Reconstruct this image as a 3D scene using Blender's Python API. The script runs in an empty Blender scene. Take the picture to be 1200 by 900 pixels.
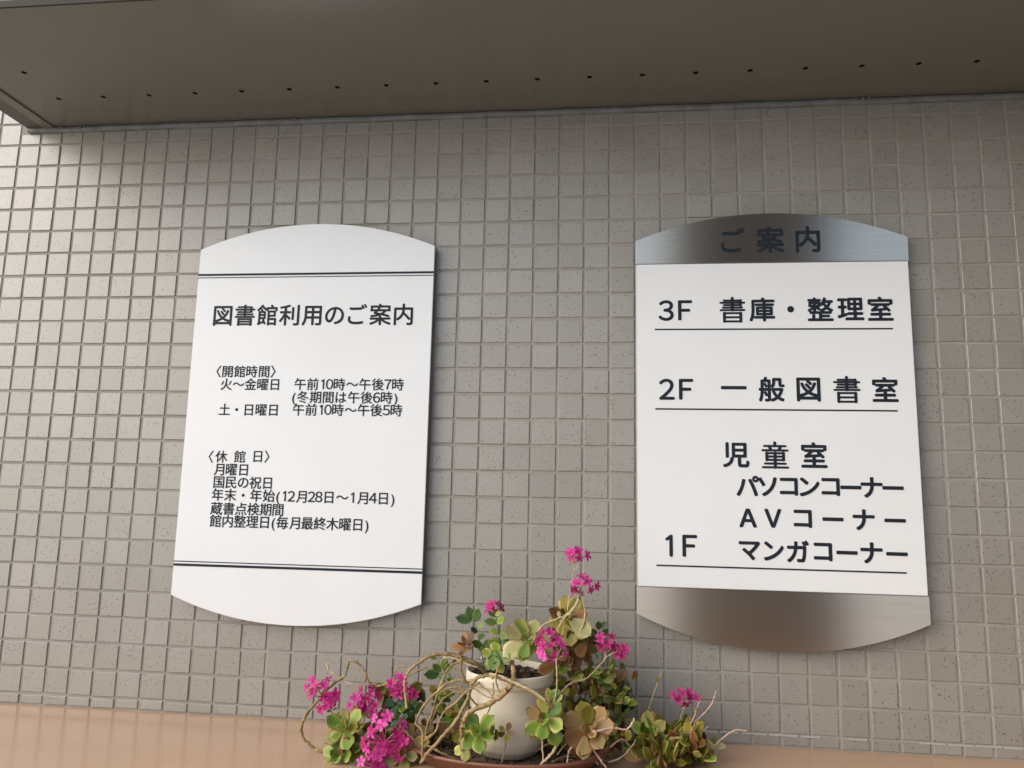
import bpy, bmesh, math, random
import numpy as np
from mathutils import Vector, Matrix
random.seed(7)
PI = math.pi
scene = bpy.context.scene
C = scene.collection

# ------------------------------------------------------------------ camera
FPX = 874.41
CAM = Vector((1.27293, -1.42958, -0.74801))
def _rot(rx, ry, rz):
    return (Matrix.Rotation(rz, 3, 'Z') @ Matrix.Rotation(ry, 3, 'Y') @ Matrix.Rotation(rx, 3, 'X'))
ROT = _rot(1.72093593, -0.0212991923, 0.109192097)
cd = bpy.data.cameras.new('camera'); cam = bpy.data.objects.new('camera', cd); C.objects.link(cam)
cam.matrix_world = Matrix.Translation(CAM) @ ROT.to_4x4()
cd.sensor_width = 36; cd.lens = 36 * FPX / 1200; cd.clip_start = 0.02; cd.clip_end = 500
scene.camera = cam

# ------------------------------------------------------------------ light (bright overcast day, open to the left)
SUN_EL, SUN_AZ = math.radians(31), math.radians(210)      # azimuth measured from +X, counter clockwise
w = bpy.data.worlds.new('World'); scene.world = w; w.use_nodes = True
nt = w.node_tree; bg = nt.nodes['Background']
sky = nt.nodes.new('ShaderNodeTexSky'); sky.sky_type = 'NISHITA'; sky.sun_disc = False
sky.sun_elevation = SUN_EL; sky.sun_rotation = math.radians(90) - SUN_AZ
sky.air_density = 1.0; sky.dust_density = 2.4; sky.ozone_density = 1.0
nt.links.new(sky.outputs[0], bg.inputs[0]); bg.inputs[1].default_value = 0.15
sd = bpy.data.lights.new('sun', 'SUN'); sun = bpy.data.objects.new('sun', sd); C.objects.link(sun)
sd.energy = 1.8; sd.angle = math.radians(85); sd.color = (1.0, 0.985, 0.96)
tosun = Vector((math.cos(SUN_EL)*math.cos(SUN_AZ), math.cos(SUN_EL)*math.sin(SUN_AZ), math.sin(SUN_EL)))
sun.rotation_euler = tosun.to_track_quat('Z', 'Y').to_euler(); sun.location = (-3, -4, 3)
scene.view_settings.view_transform = 'Standard'; scene.view_settings.look = 'None'
scene.view_settings.gamma = 1; scene.view_settings.exposure = 0.38

# ------------------------------------------------------------------ helpers
def at(px, py, Y):
    """point of the scene seen at photo pixel (px, py) in the upright plane y = Y"""
    d = ROT @ Vector(((px - 600) / FPX, -(py - 450) / FPX, -1.0))
    return CAM + d * ((Y - CAM.y) / d.y)

def tag(o, label=None, cat=None, group=None, kind=None):
    for k, v in (('label', label), ('category', cat), ('group', group), ('kind', kind)):
        if v: o[k] = v
    return o

def empty(name, loc=(0, 0, 0)):
    o = bpy.data.objects.new(name, None); C.objects.link(o); o.location = loc; o.empty_display_size = .05
    return o

def link(name, mesh, mat=None, parent=None, mw=None):
    o = bpy.data.objects.new(name, mesh); C.objects.link(o)
    if mat is not None:
        if len(mesh.materials) == 0: mesh.materials.append(mat)
        elif mesh.materials[0] != mat:
            o.material_slots[0].link = 'OBJECT'; o.material_slots[0].material = mat
    if parent is not None:
        o.parent = parent
        o.matrix_parent_inverse = Matrix.Translation(wloc(parent)).inverted()
    if mw is not None: o.matrix_basis = mw
    return o

def wloc(o):
    p = Vector((0, 0, 0))
    while o is not None:
        p = o.location.copy() if o.parent is None else p
        if o.parent is None: return p
        # parts are placed with world coordinates in matrix_basis; parents of parts hold the offset
        return (o.matrix_basis.translation).copy()
    return p

def bm_obj(name, bm, mat, parent=None, smooth=False):
    me = bpy.data.meshes.new(name); bm.to_mesh(me); bm.free()
    if smooth:
        me.polygons.foreach_set('use_smooth', [True]*len(me.polygons))
    return link(name, me, mat, parent)

def add_box(bm, x0, x1, y0, y1, z0, z1, bev=0):
    vs = [bm.verts.new((x, y, z)) for x in (x0, x1) for y in (y0, y1) for z in (z0, z1)]
    fs = [(0,1,3,2),(4,6,7,5),(0,4,5,1),(2,3,7,6),(0,2,6,4),(1,5,7,3)]
    faces = [bm.faces.new([vs[i] for i in f]) for f in fs]
    if bev:
        es = list({e for f in faces for e in f.edges})
        bmesh.ops.bevel(bm, geom=es, offset=bev, segments=2, profile=.6, affect='EDGES')

def box(name, x0, x1, y0, y1, z0, z1, mat, parent=None, bev=0):
    bm = bmesh.new(); add_box(bm, x0, x1, y0, y1, z0, z1, bev)
    return bm_obj(name, bm, mat, parent)

# ------------------------------------------------------------------ materials
def N(nt, t, **kw):
    n = nt.nodes.new(t)
    for k, v in kw.items(): setattr(n, k, v)
    return n
def mat(name, col=(.5,.5,.5), rough=.5, metal=0, spec=.5, coat=0):
    m = bpy.data.materials.new(name); m.use_nodes = True
    b = m.node_tree.nodes['Principled BSDF']
    b.inputs['Base Color'].default_value = (*col, 1); b.inputs['Roughness'].default_value = rough
    b.inputs['Metallic'].default_value = metal; b.inputs['Specular IOR Level'].default_value = spec
    b.inputs['Coat Weight'].default_value = coat
    return m, m.node_tree, b
def ramp(nt, pts, interp='LINEAR'):
    r = N(nt, 'ShaderNodeValToRGB'); r.color_ramp.interpolation = interp
    e = r.color_ramp.elements
    while len(e) < len(pts): e.new(.5)
    for i, (p, c) in enumerate(pts):
        e[i].position = p; e[i].color = c if len(c) == 4 else (*c, 1)
    return r
def mixc(nt, fac, a, b, mode='MIX'):
    m = N(nt, 'ShaderNodeMix', data_type='RGBA', blend_type=mode)
    for s, v in ((0, fac), (6, a), (7, b)):
        if isinstance(v, (int, float)): m.inputs[s].default_value = v
        elif isinstance(v, tuple): m.inputs[s].default_value = (*v, 1)
        else: nt.links.new(v, m.inputs[s])
    return m.outputs[2]
def noise(nt, vec, scale, detail=3, rough=.5):
    n = N(nt, 'ShaderNodeTexNoise'); n.inputs['Scale'].default_value = scale
    n.inputs['Detail'].default_value = detail; n.inputs['Roughness'].default_value = rough
    nt.links.new(vec, n.inputs['Vector']); return n
def bump(nt, b, h, strength, dist=.001):
    n = N(nt, 'ShaderNodeBump'); n.inputs['Strength'].default_value = strength; n.inputs['Distance'].default_value = dist
    nt.links.new(h, n.inputs['Height']); nt.links.new(n.outputs[0], b.inputs['Normal'])

# stoneware tile: warm grey, pitted and speckled, every tile a touch different
TP = 0.05
m_tile, t, b = mat('stoneware_tile', rough=.42, spec=.8)
b.inputs['Coat Weight'].default_value = .8; b.inputs['Coat Roughness'].default_value = .42; b.inputs['Coat IOR'].default_value = 1.5
geo = N(t, 'ShaderNodeNewGeometry'); pos = geo.outputs['Position']
sn = N(t, 'ShaderNodeVectorMath', operation='SNAP'); sn.inputs[1].default_value = (TP, 1000, TP); of = N(t, 'ShaderNodeVectorMath', operation='ADD'); of.inputs[1].default_value = (0, 500, 0); t.links.new(pos, of.inputs[0]); t.links.new(of.outputs[0], sn.inputs[0])
wn = N(t, 'ShaderNodeTexWhiteNoise'); t.links.new(sn.outputs[0], wn.inputs['Vector'])
base = ramp(t, [(0, (.284,.268,.236)), (.35, (.297,.281,.249)), (.7, (.306,.290,.260)), (1, (.320,.304,.270))])
t.links.new(wn.outputs['Value'], base.inputs[0])
n1 = noise(t, pos, 5, 4); r1 = ramp(t, [(.3, (.93,.92,.91)), (.7, (1.04,1.04,1.05))]); t.links.new(n1.outputs[0], r1.inputs[0])
c = mixc(t, 1.0, base.outputs[0], r1.outputs[0], 'MULTIPLY')
n2 = noise(t, pos, 420, 3, .7); r2 = ramp(t, [(.3, (.80,.80,.79)), (.7, (1.10,1.10,1.10))]); t.links.new(n2.outputs[0], r2.inputs[0])
c = mixc(t, 1.0, c, r2.outputs[0], 'MULTIPLY')
vo = N(t, 'ShaderNodeTexVoronoi'); vo.inputs['Scale'].default_value = 290; t.links.new(pos, vo.inputs['Vector'])
sx = N(t, 'ShaderNodeSeparateColor'); t.links.new(vo.outputs['Color'], sx.inputs[0])
# size of each pit from its own random number; many cells have none
th = N(t, 'ShaderNodeMapRange'); th.inputs[1].default_value = .75; th.inputs[2].default_value = 1; th.inputs[3].default_value = 0; th.inputs[4].default_value = .45
n3 = noise(t, pos, 14, 2)
ad = N(t, 'ShaderNodeMath', operation='MULTIPLY_ADD'); t.links.new(n3.outputs[0], ad.inputs[0]); ad.inputs[1].default_value = .35; t.links.new(sx.outputs[0], ad.inputs[2])
sb = N(t, 'ShaderNodeMath', operation='SUBTRACT'); t.links.new(ad.outputs[0], sb.inputs[0]); sb.inputs[1].default_value = .18
t.links.new(sb.outputs[0], th.inputs[0])
lt = N(t, 'ShaderNodeMath', operation='LESS_THAN'); t.links.new(vo.outputs['Distance'], lt.inputs[0]); t.links.new(th.outputs[0], lt.inputs[1])
c = mixc(t, lt.outputs[0], c, (.115,.098,.083))
t.links.new(c, b.inputs['Base Color'])
hh = N(t, 'ShaderNodeMath', operation='SUBTRACT'); t.links.new(n2.outputs[0], hh.inputs[0]); t.links.new(lt.outputs[0], hh.inputs[1])
bump(t, b, hh.outputs[0], .35, .0006)

m_grout, t, b = mat('cement_grout', rough=.9, spec=.2)
geo = N(t, 'ShaderNodeNewGeometry'); n1 = noise(t, geo.outputs['Position'], 9, 5, .6)
r1 = ramp(t, [(.25, (.275,.255,.225)), (.5, (.32,.30,.268)), (.8, (.39,.37,.335))]); t.links.new(n1.outputs[0], r1.inputs[0])
t.links.new(r1.outputs[0], b.inputs['Base Color'])
n2 = noise(t, geo.outputs['Position'], 600, 2); bump(t, b, n2.outputs[0], .5, .001)

m_residue, t, b = mat('pale_grout_residue', (.42,.40,.37), .85)

m_soffit, t, b = mat('brown_painted_metal', (.15,.128,.098), .34, .0, .9)
geo = N(t, 'ShaderNodeNewGeometry'); n1 = noise(t, geo.outputs['Position'], 7, 5, .6)
r1 = ramp(t, [(.3, (.155,.141,.106)), (.7, (.165,.150,.114))]); t.links.new(n1.outputs[0], r1.inputs[0]); t.links.new(r1.outputs[0], b.inputs['Base Color'])
r2 = ramp(t, [(.3, (.20,)*3), (.7, (.25,)*3)]); t.links.new(n1.outputs[0], r2.inputs[0]); t.links.new(r2.outputs[0], b.inputs['Roughness'])
bump(t, b, noise(t, geo.outputs['Position'], 3, 2).outputs[0], .25, .004)

m_edge, t, b = mat('grey_brown_trim_metal', (.12,.108,.088), .42)
m_strip, t, b = mat('shade_dark_trim', (.035,.032,.025), .6, 0, .2)  # near-black base colour holds the fascia's shade against the front light
m_hole, t, b = mat('hole_dark', (.008,.007,.006), .9)
m_seal, t, b = mat('grey_sealant', (.25,.25,.24), .5)
geo = N(t, 'ShaderNodeNewGeometry'); n1 = noise(t, geo.outputs['Position'], 30, 4, .6)
r1 = ramp(t, [(.3, (.15,.152,.145)), (.7, (.22,.222,.212))]); t.links.new(n1.outputs[0], r1.inputs[0]); t.links.new(r1.outputs[0], b.inputs['Base Color'])

m_ledge, t, b = mat('tan_glossy_counter', (.50,.31,.20), .17, 0, .5)
geo = N(t, 'ShaderNodeNewGeometry'); n1 = noise(t, geo.outputs['Position'], 4, 5, .6)
r1 = ramp(t, [(.3, (.49,.315,.20)), (.7, (.53,.345,.225))]); t.links.new(n1.outputs[0], r1.inputs[0]); t.links.new(r1.outputs[0], b.inputs['Base Color'])
bump(t, b, noise(t, geo.outputs['Position'], 220, 2).outputs[0], .05, .0006)

m_white, t, b = mat('white_sign_face', (.80,.80,.79), .32, 0, .4)
geo = N(t, 'ShaderNodeNewGeometry'); n1 = noise(t, geo.outputs['Position'], 6, 4, .6)
r1 = ramp(t, [(.3, (.765,.785,.795)), (.7, (.79,.812,.825))]); t.links.new(n1.outputs[0], r1.inputs[0]); t.links.new(r1.outputs[0], b.inputs['Base Color'])
m_side, t, b = mat('sign_edge_metal', (.16,.16,.16), .4, .3)
m_steelside, t, b = mat('bright_steel_edge', (.6,.57,.53), .3, 1)
m_ink, t, b = mat('dark_lettering', (.016,.021,.03), .55, 0, .2)

m_steel, t, b = mat('brushed_steel', (.56,.525,.48), .25, 1.0)
b.inputs['Anisotropic'].default_value = .93
geo = N(t, 'ShaderNodeNewGeometry'); mp = N(t, 'ShaderNodeMapping'); mp.inputs['Scale'].default_value = (3, 1, 900); t.links.new(geo.outputs['Position'], mp.inputs[0])
n1 = noise(t, mp.outputs[0], 1, 4, .7)
r1 = ramp(t, [(.3, (.80,.70,.58)), (.7, (.96,.86,.73))]); t.links.new(n1.outputs[0], r1.inputs[0]); t.links.new(r1.outputs[0], b.inputs['Base Color'])
bump(t, b, n1.outputs[0], .08, .0002)
tg = N(t, 'ShaderNodeTangent', direction_type='RADIAL', axis='Y')
cv = N(t, 'ShaderNodeCombineXYZ'); cv.inputs[2].default_value = 1
t.links.new(cv.outputs[0], b.inputs['Tangent'])

m_paving, t, b = mat('concrete_paving', (.42,.41,.39), .85)
geo = N(t, 'ShaderNodeNewGeometry'); n1 = noise(t, geo.outputs['Position'], 3, 6, .6)
r1 = ramp(t, [(.3, (.56,.54,.51)), (.7, (.68,.66,.63))]); t.links.new(n1.outputs[0], r1.inputs[0]); t.links.new(r1.outputs[0], b.inputs['Base Color'])
m_dark, t, b = mat('dark_blocker', (.05,.046,.042), .7)  # finish of the unseen light blockers

# ------------------------------------------------------------------ setting: ground, tiled wall, counter, added light blockers
GZ = -2.07
bm = bmesh.new(); s = 60
vs = [bm.verts.new(p) for p in ((-s, -s, GZ), (s, -s, GZ), (s, s, GZ), (-s, s, GZ))]; bm.faces.new(vs)
tag(bm_obj('ground', bm, m_paving), kind='structure')

WX0, WX1, WZ1 = -1.2, 3.2, 1.3
LZ = -1.171                                    # counter top
wall = box('wall', WX0, WX1, .0018, .25, GZ, WZ1, m_grout); tag(wall, kind='structure')

J = 0.0052                                     # joint width
def tile_bm(bm, x0, x1, z0, z1, dy=0, rx=0, rz=0, th=.009, bev=.0007):
    """one tile: front face at y = dy, arrised edges; slightly out of true"""
    cx, cz = (x0+x1)/2, (z0+z1)/2
    def P(x, y, z):
        return bm.verts.new((x, dy + y + (x-cx)*rz + (z-cz)*rx, z))
    f = [P(x0+bev, 0, z0+bev), P(x1-bev, 0, z0+bev), P(x1-bev, 0, z1-bev), P(x0+bev, 0, z1-bev)]
    m = [P(x0, bev*.9, z0), P(x1, bev*.9, z0), P(x1, bev*.9, z1), P(x0, bev*.9, z1)]
    k = [P(x0, th, z0), P(x1, th, z0), P(x1, th, z1), P(x0, th, z1)]
    bm.faces.new(f)
    for i in range(4):
        j = (i+1) % 4
        bm.faces.new((f[j], f[i], m[i], m[j])); bm.faces.new((m[j], m[i], k[i], k[j]))

def tile_rect(c_, r_):
    x0, x1 = c_*TP + J/2, (c_+1)*TP - J/2
    z1, z0 = -r_*TP - J/2, -(r_+1)*TP + J/2
    return x0, x1, z0, z1
SIGNS = ((.457, .953, -.95, -.255), (1.35, 1.851, -.95, -.252))
def size_in_view(x, z): # apparent size: inverse distance
    return 1 / (Vector((x, 0, z)) - CAM).length
cells = []
for c_ in range(int(WX0/TP), int(WX1/TP)):
    for r_ in range(-int(WZ1/TP), 41):
        x0, x1, z0, z1 = tile_rect(c_, r_)
        if r_ == 23: z0 = LZ + .003
        if r_ > 23: continue
        if x1 > .02 and r_ == -1: z1 = .0262                     # cut course under the canopy
        if x1 > .02 and -3 < r_ < -1: continue
        cells.append((c_, r_, x0, x1, z0, z1))
def visible(c):
    c_, r_, x0, x1, z0, z1 = c
    cx, cz = (x0+x1)/2, (z0+z1)/2
    if not (0.02 < cx < 2.09 and -1.17 < cz < .03): return False
    for a, b_, d, e in SIGNS:
        if a+.02 < cx < b_-.02 and d < cz < e: return False
    if 1.0 < cx < 1.25 and cz < -.95: return False
    return True
vis = sorted([c for c in cells if visible(c)], key=lambda c: -size_in_view((c[2]+c[3])/2, (c[4]+c[5])/2))
single = set((c[0], c[1]) for c in vis[:300])
rt = random.Random(3)
def jit(): return dict(dy=rt.gauss(0, .00022), rx=rt.gauss(0, .0035), rz=rt.gauss(0, .0035))
variants = {}
def jpos(x0, x1, z0, z1):
    dx, dz = rt.gauss(0, .00030), rt.gauss(0, .00030); d2 = rt.gauss(0, .00022)
    return x0+dx-d2, x1+dx+d2, z0+dz-d2, z1+dz+d2
bm = bmesh.new()
for c_, r_, x0, x1, z0, z1 in cells:
    if (c_, r_) in single:
        h = round(z1-z0, 4); wd = x1-x0
        key = (h, rt.randrange(8))
        if key not in variants:
            b2 = bmesh.new(); tile_bm(b2, -wd/2, wd/2, -h/2, h/2, **jit())
            me = bpy.data.meshes.new('tile'); b2.to_mesh(me); b2.free(); me.materials.append(m_tile); variants[key] = me
        o = bpy.data.objects.new('tile', variants[key]); C.objects.link(o); o.parent = wall
        o.location = ((x0+x1)/2 + rt.gauss(0, .0003), rt.gauss(0, .0002), (z0+z1)/2 + rt.gauss(0, .0003))
        o.rotation_euler = (0, rt.gauss(0, .004), 0)
    else:
        tile_bm(bm, *jpos(x0, x1, z0, z1), **jit())
o = bm_obj('tile', bm, m_tile, wall); tag(o, kind='stuff')

# counter the plants stand on
bm = bmesh.new(); add_box(bm, WX0, WX1, -.52, .0035, LZ-.04, LZ, .004)
ledge = bm_obj('counter', bm, m_ledge); tag(ledge, kind='structure')
box('counter_front', WX0, WX1, -.49, .0035, GZ+.002, LZ-.041, m_edge, ledge)
# pale line of filler along the foot of the tiles
bm = bmesh.new(); x = WX0
while x < WX1:
    L = rt.uniform(.03, .055)
    if x > 1.25 and rt.random() < .75:
        add_box(bm, x, x+L-.004, -.0006+rt.uniform(-.0004, .0002), .004, -1.1525-rt.uniform(0, .0008), -1.1495+rt.uniform(-.0008, .0006))
    x += L
bm_obj('filler_line', bm, m_residue, wall)

# light blockers added out of view: slab, post and side panel (outside the picture, they shade the wall and show in the steel)
box('blocker_slab', 1.5, 2.8, -1.5, -.42, .9, 1.1, m_soffit).__setitem__('kind', 'structure')
box('blocker_panel', 2.6, 2.8, -1.5, -.02, GZ, 1.3, m_dark).__setitem__('kind', 'structure')
box('blocker_post', 1.74, 2.66, -3.4, -3.0, GZ, 4.5, m_dark).__setitem__('kind', 'structure')

# ------------------------------------------------------------------ canopy
SZ = .038; CY = -.397
can = tag(empty('canopy', (1.0, 0, SZ)), 'flat brown metal canopy with a row of small holes over both signs', 'canopy')
XR = 2.9
holes = [(.178 + .0983*k, -.1175) for k in range(28) if k != 4.5]
holes += [(.179, -.213), (.179, -.306)]
bm = bmesh.new(); bmh = []
# soffit sheet with real round holes
import mathutils.geometry as mg
outer = [(.085, -.002), (.085, CY), (XR, CY), (XR, -.002)]
coords = [Vector(p) for p in outer]; edges = [(0,1),(1,2),(2,3),(3,0)]
hr = .0052; nseg = 14
for hx, hy in holes:
    s0 = len(coords)
    for k in range(nseg): coords.append(Vector((hx+hr*math.cos(2*PI*k/nseg), hy+hr*math.sin(2*PI*k/nseg))))
    edges += [(s0+k, s0+(k+1) % nseg) for k in range(nseg)]
vo_, ed_, fa_, _, _, _ = mg.delaunay_2d_cdt(coords, edges, [], 1, 1e-6)
vb = [bm.verts.new((v.x, v.y, SZ)) for v in vo_]
for f in fa_:
    cx = sum(vo_[i].x for i in f)/len(f); cy = sum(vo_[i].y for i in f)/len(f)
    if any((cx-hx)**2+(cy-hy)**2 < (hr*.98)**2 for hx, hy in holes): continue
    bm.faces.new([vb[i] for i in f])
# hole walls
for hi, (hx, hy) in enumerate(holes):
    ring = vb[4+hi*nseg:4+(hi+1)*nseg]
    up = [bm.verts.new((v.co.x, v.co.y, SZ+.0012)) for v in ring]
    for k in range(nseg): bm.faces.new((ring[k], ring[(k+1) % nseg], up[(k+1) % nseg], up[k]))
bmesh.ops.recalc_face_normals(bm, faces=bm.faces)
bm_obj('soffit_panel', bm, m_soffit, can)
box('canopy_top', .022, XR, CY+.003, .003, SZ+.0125, SZ+.0185, m_edge, can)
bm = bmesh.new()
add_box(bm, .0605, .0845, CY, -.001, SZ-.0035, SZ+.012)                  # inner lip
bm_obj('inner_lip', bm, m_soffit, can)
box('end_trim', .018, .0585, CY-.002, -.001, SZ-.001, SZ+.012, m_edge, can, .001)
box('groove_backing', .0586, .0604, CY+.001, -.002, SZ+.006, SZ+.011, m_hole, can)
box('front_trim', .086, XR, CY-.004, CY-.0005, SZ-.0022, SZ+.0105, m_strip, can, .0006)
# dark void above the holes
box('soffit_backing', .09, XR-.01, CY+.01, -.01, SZ+.006, SZ+.0115, m_hole, can)
# sealant bead between tiles and soffit, squeezed unevenly along the joints
bm = bmesh.new(); n = 700; prev = None
for i in range(n+1):
    x = .02 + (XR-.02)*i/n
    ph = (x / TP) % 1.0; j = math.exp(-((min(ph, 1-ph))*TP/.004)**2)
    yy = -.0085 - .0008*math.sin(x*37) + .0012*j + rt.gauss(0, .00025)
    zb = .0262 + .0006*math.sin(x*23+1) + rt.gauss(0, .00025) + .0012*j
    ring = [bm.verts.new(p) for p in ((x, .004, zb), (x, yy*.6, zb), (x, yy, zb+.003), (x, yy*1.02, SZ-.002), (x, yy*.7, SZ-.0004), (x, .004, SZ-.0004))]
    if prev:
        for k in range(5): bm.faces.new((prev[k], prev[k+1], ring[k+1], ring[k]))
    prev = ring
for x in (.148, .158, .1, .106, .632, .637, 1.79, 1.80):                    # small lumps
    bmesh.ops.create_icosphere(bm, subdivisions=1, radius=.0028, matrix=Matrix.Translation((x, -.0095, SZ-.0035)))
bm_obj('sealant_bead', bm, m_seal, wall, True)

# ------------------------------------------------------------------ lettering: outlines of the built-in font, rounded and emboldened
def seg_dist(px, py, segs):
    """unsigned distance and even-odd inside test of grid points to segments"""
    ax, ay, bx, by = [segs[:, i][None, :] for i in range(4)]
    dx, dy = bx-ax, by-ay; L = dx*dx+dy*dy+1e-18
    D = np.empty(px.shape); I = np.zeros(px.shape, bool)
    for s in range(0, len(px), 4000):
        X, Y = px[s:s+4000, None], py[s:s+4000, None]
        tt = np.clip(((X-ax)*dx+(Y-ay)*dy)/L, 0, 1)
        D[s:s+4000] = np.sqrt(((X-ax-tt*dx)**2+(Y-ay-tt*dy)**2).min(1))
        cr = ((ay > Y) != (by > Y)) & (X < (bx-ax)*(Y-ay)/(by-ay+1e-18)+ax)
        I[s:s+4000] = cr.sum(1) % 2 == 1
    return D, I
GN = 104
def contours(F, xs, ys):
    """marching squares of F = 0 (inside F < 0); segments and linked loops"""
    out = {}
    ins = F < 0
    def ex(i, j): # crossing on horizontal edge (i,j)-(i+1,j)
        a, b_ = F[j, i], F[j, i+1]; return (xs[i]+(xs[i+1]-xs[i])*a/(a-b_), ys[j])
    def ey(i, j):
        a, b_ = F[j, i], F[j+1, i]; return (xs[i], ys[j]+(ys[j+1]-ys[j])*a/(a-b_))
    seg = []
    T = {1:[(3,0)],2:[(0,1)],3:[(3,1)],4:[(1,2)],5:[(3,2),(1,0)],6:[(0,2)],7:[(3,2)],8:[(2,3)],9:[(2,0)],10:[(0,3),(2,1)],11:[(2,1)],12:[(1,3)],13:[(1,0)],14:[(0,3)]}
    code = ins[:-1,:-1]*1 + ins[:-1,1:]*2 + ins[1:,1:]*4 + ins[1:,:-1]*8
    for j, i in zip(*np.nonzero((code > 0) & (code < 15))):
        i, j = int(i), int(j)
        K = {0:('h',i,j),1:('v',i+1,j),2:('h',i,j+1),3:('v',i,j)}
        for a, b_ in T[int(code[j,i])]: seg.append((K[a], K[b_]))
    def pt(k): return ex(k[1], k[2]) if k[0] == 'h' else ey(k[1], k[2])
    nxt = {a: b_ for a, b_ in seg}
    loops = []; left = dict(nxt)
    while left:
        s0 = next(iter(left)); k = s0; lp = []
        while k in left:
            lp.append(pt(k)); k = left.pop(k)
        if len(lp) > 5: loops.append(lp)
    return loops
def simplify(lp, eps):
    pts = np.array(lp); n = len(pts)
    if n < 8: return pts
    keep = np.zeros(n, bool)
    i0 = 0; i1 = int(np.argmax(((pts-pts[0])**2).sum(1))); keep[i0] = keep[i1] = True
    st = [(i0, i1), (i1, n)]
    while st:
        a, b_ = st.pop()
        if b_-a < 2: continue
        A, B = pts[a], pts[b_ % n]; d = B-A; L = math.hypot(*d)+1e-12
        q = pts[a+1:b_]; dd = np.abs((q[:,0]-A[0])*d[1]-(q[:,1]-A[1])*d[0])/L
        k = int(np.argmax(dd))
        if dd[k] > eps: keep[a+1+k] = True; st += [(a, a+1+k), (a+1+k, b_)]
    return pts[keep]
GL = {}
FW = {c_: chr(ord(c_)+0xFEE0) for c_ in '0123456789AVF'}
STROKES = {
 '童': [((.5,.86),(.5,.75)),((.12,.74),(.88,.74)),((.31,.70),(.35,.60)),((.69,.70),(.65,.60)),((.05,.58),(.95,.58)),((.2,.475),(.8,.475)),((.2,.35),(.8,.35)),((.2,.225),(.8,.225)),
        ((.2,.475),(.2,.225)),((.8,.475),(.8,.225)),((.5,.475),(.5,-.05)),((.13,.09),(.87,.09)),((.05,-.05),(.95,-.05))],
 '書': [((.5,.87),(.5,.39)),((.18,.775),(.81,.775)),((.81,.775),(.81,.59)),((.05,.685),(.95,.685)),((.18,.59),(.81,.59)),((.14,.49),(.86,.49)),((.05,.39),(.95,.39)),
        ((.19,.27),(.81,.27)),((.19,.105),(.81,.105)),((.19,-.06),(.81,-.06)),((.19,.27),(.19,-.06)),((.81,.27),(.81,-.06))]}
def glyph(ch, bold):
    """loops of one character in em units, and its advance box"""
    key = (ch, bold)
    if key in GL: return GL[key]
    if ch in STROKES and bold > .02:
        sg = np.array([(*a, *b_) for a, b_ in STROKES[ch]]); st = 1.15/GN
        xs = np.arange(-.08, 1.08, st); ys = np.arange(-.2, 1.0, st); X, Y = np.meshgrid(xs, ys)
        hz = np.abs(sg[:,1]-sg[:,3]) < .01
        Dh, _ = seg_dist(X.ravel(), Y.ravel(), sg[hz]); Dv, _ = seg_dist(X.ravel(), Y.ravel(), sg[~hz])
        F = np.minimum(Dh - .0405, Dv - .056).reshape(X.shape)
        loops = [simplify(lp, .0022) for lp in contours(F, xs, ys)]; allp = np.concatenate(loops)
        GL[key] = (loops, allp.min(0), allp.max(0)); return GL[key]
    cu = bpy.data.curves.new('g', 'FONT'); cu.body = FW.get(ch, ch); cu.resolution_u = 4
    o = bpy.data.objects.new('g', cu); C.objects.link(o); me = o.to_mesh()
    cnt = {}
    for p in (me.polygons if ch != '1' else ()):
        vs = list(p.vertices)
        for a, b_ in zip(vs, vs[1:]+vs[:1]): cnt[tuple(sorted((a, b_)))] = cnt.get(tuple(sorted((a, b_))), 0)+1
    co = [v.co for v in me.vertices]
    segs = np.array([(co[a].x, co[a].y, co[b_].x, co[b_].y) for (a, b_), k in cnt.items() if k == 1])
    if ch == '1':
        q = [(.355,0),(.355,.733),(.29,.733),(.12,.60),(.165,.545),(.27,.627),(.27,0)]
        segs = np.array([(*a, *b_) for a, b_ in zip(q, q[1:]+q[:1])])
    o.to_mesh_clear(); bpy.data.objects.remove(o); bpy.data.curves.remove(cu)
    x0, x1 = segs[:, [0,2]].min()-.08, segs[:, [0,2]].max()+.08
    y0, y1 = segs[:, [1,3]].min()-.08, segs[:, [1,3]].max()+.08
    st = 1.1/GN
    xs = np.arange(x0, x1+st, st); ys = np.arange(y0, y1+st, st); X, Y = np.meshgrid(xs, ys)
    D, I = seg_dist(X.ravel(), Y.ravel(), segs); F = np.where(I, -D, D).reshape(X.shape)
    e = .008 if ch in '童児書整' else .014
    l1 = contours(F + e, xs, ys)
    s2 = np.array([(*lp[k], *lp[(k+1) % len(lp)]) for lp in l1 for k in range(len(lp))])
    D, I = seg_dist(X.ravel(), Y.ravel(), s2); F2 = np.where(I, -D, D).reshape(X.shape)
    loops = [simplify(lp, .0022) for lp in contours(F2 - (e + bold), xs, ys)]
    allp = np.concatenate(loops)
    GL[key] = (loops, allp.min(0), allp.max(0))
    return GL[key]
def loops_to_mesh(name, loops, yface, parent, th=.0006):
    """loops in wall coordinates (x, z) -> thin raised film facing -y"""
    cu = bpy.data.curves.new(name, 'CURVE'); cu.dimensions = '2D'; cu.fill_mode = 'BOTH'; cu.extrude = th/2
    for lp in loops:
        if len(lp) < 3: continue
        sp = cu.splines.new('POLY'); sp.points.add(len(lp)-1); sp.use_cyclic_u = True
        sp.points.foreach_set('co', [v for p in lp for v in (p[0], p[1], 0, 1)])
    o = bpy.data.objects.new(name, cu); C.objects.link(o)
    me = bpy.data.meshes.new_from_object(o); bpy.data.objects.remove(o); bpy.data.curves.remove(cu)
    me.transform(Matrix.Translation((0, yface - th/2, 0)) @ Matrix.Rotation(PI/2, 4, 'X'))
    me.name = name; me.materials.clear()
    return link(name, me, m_ink, parent)

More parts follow.
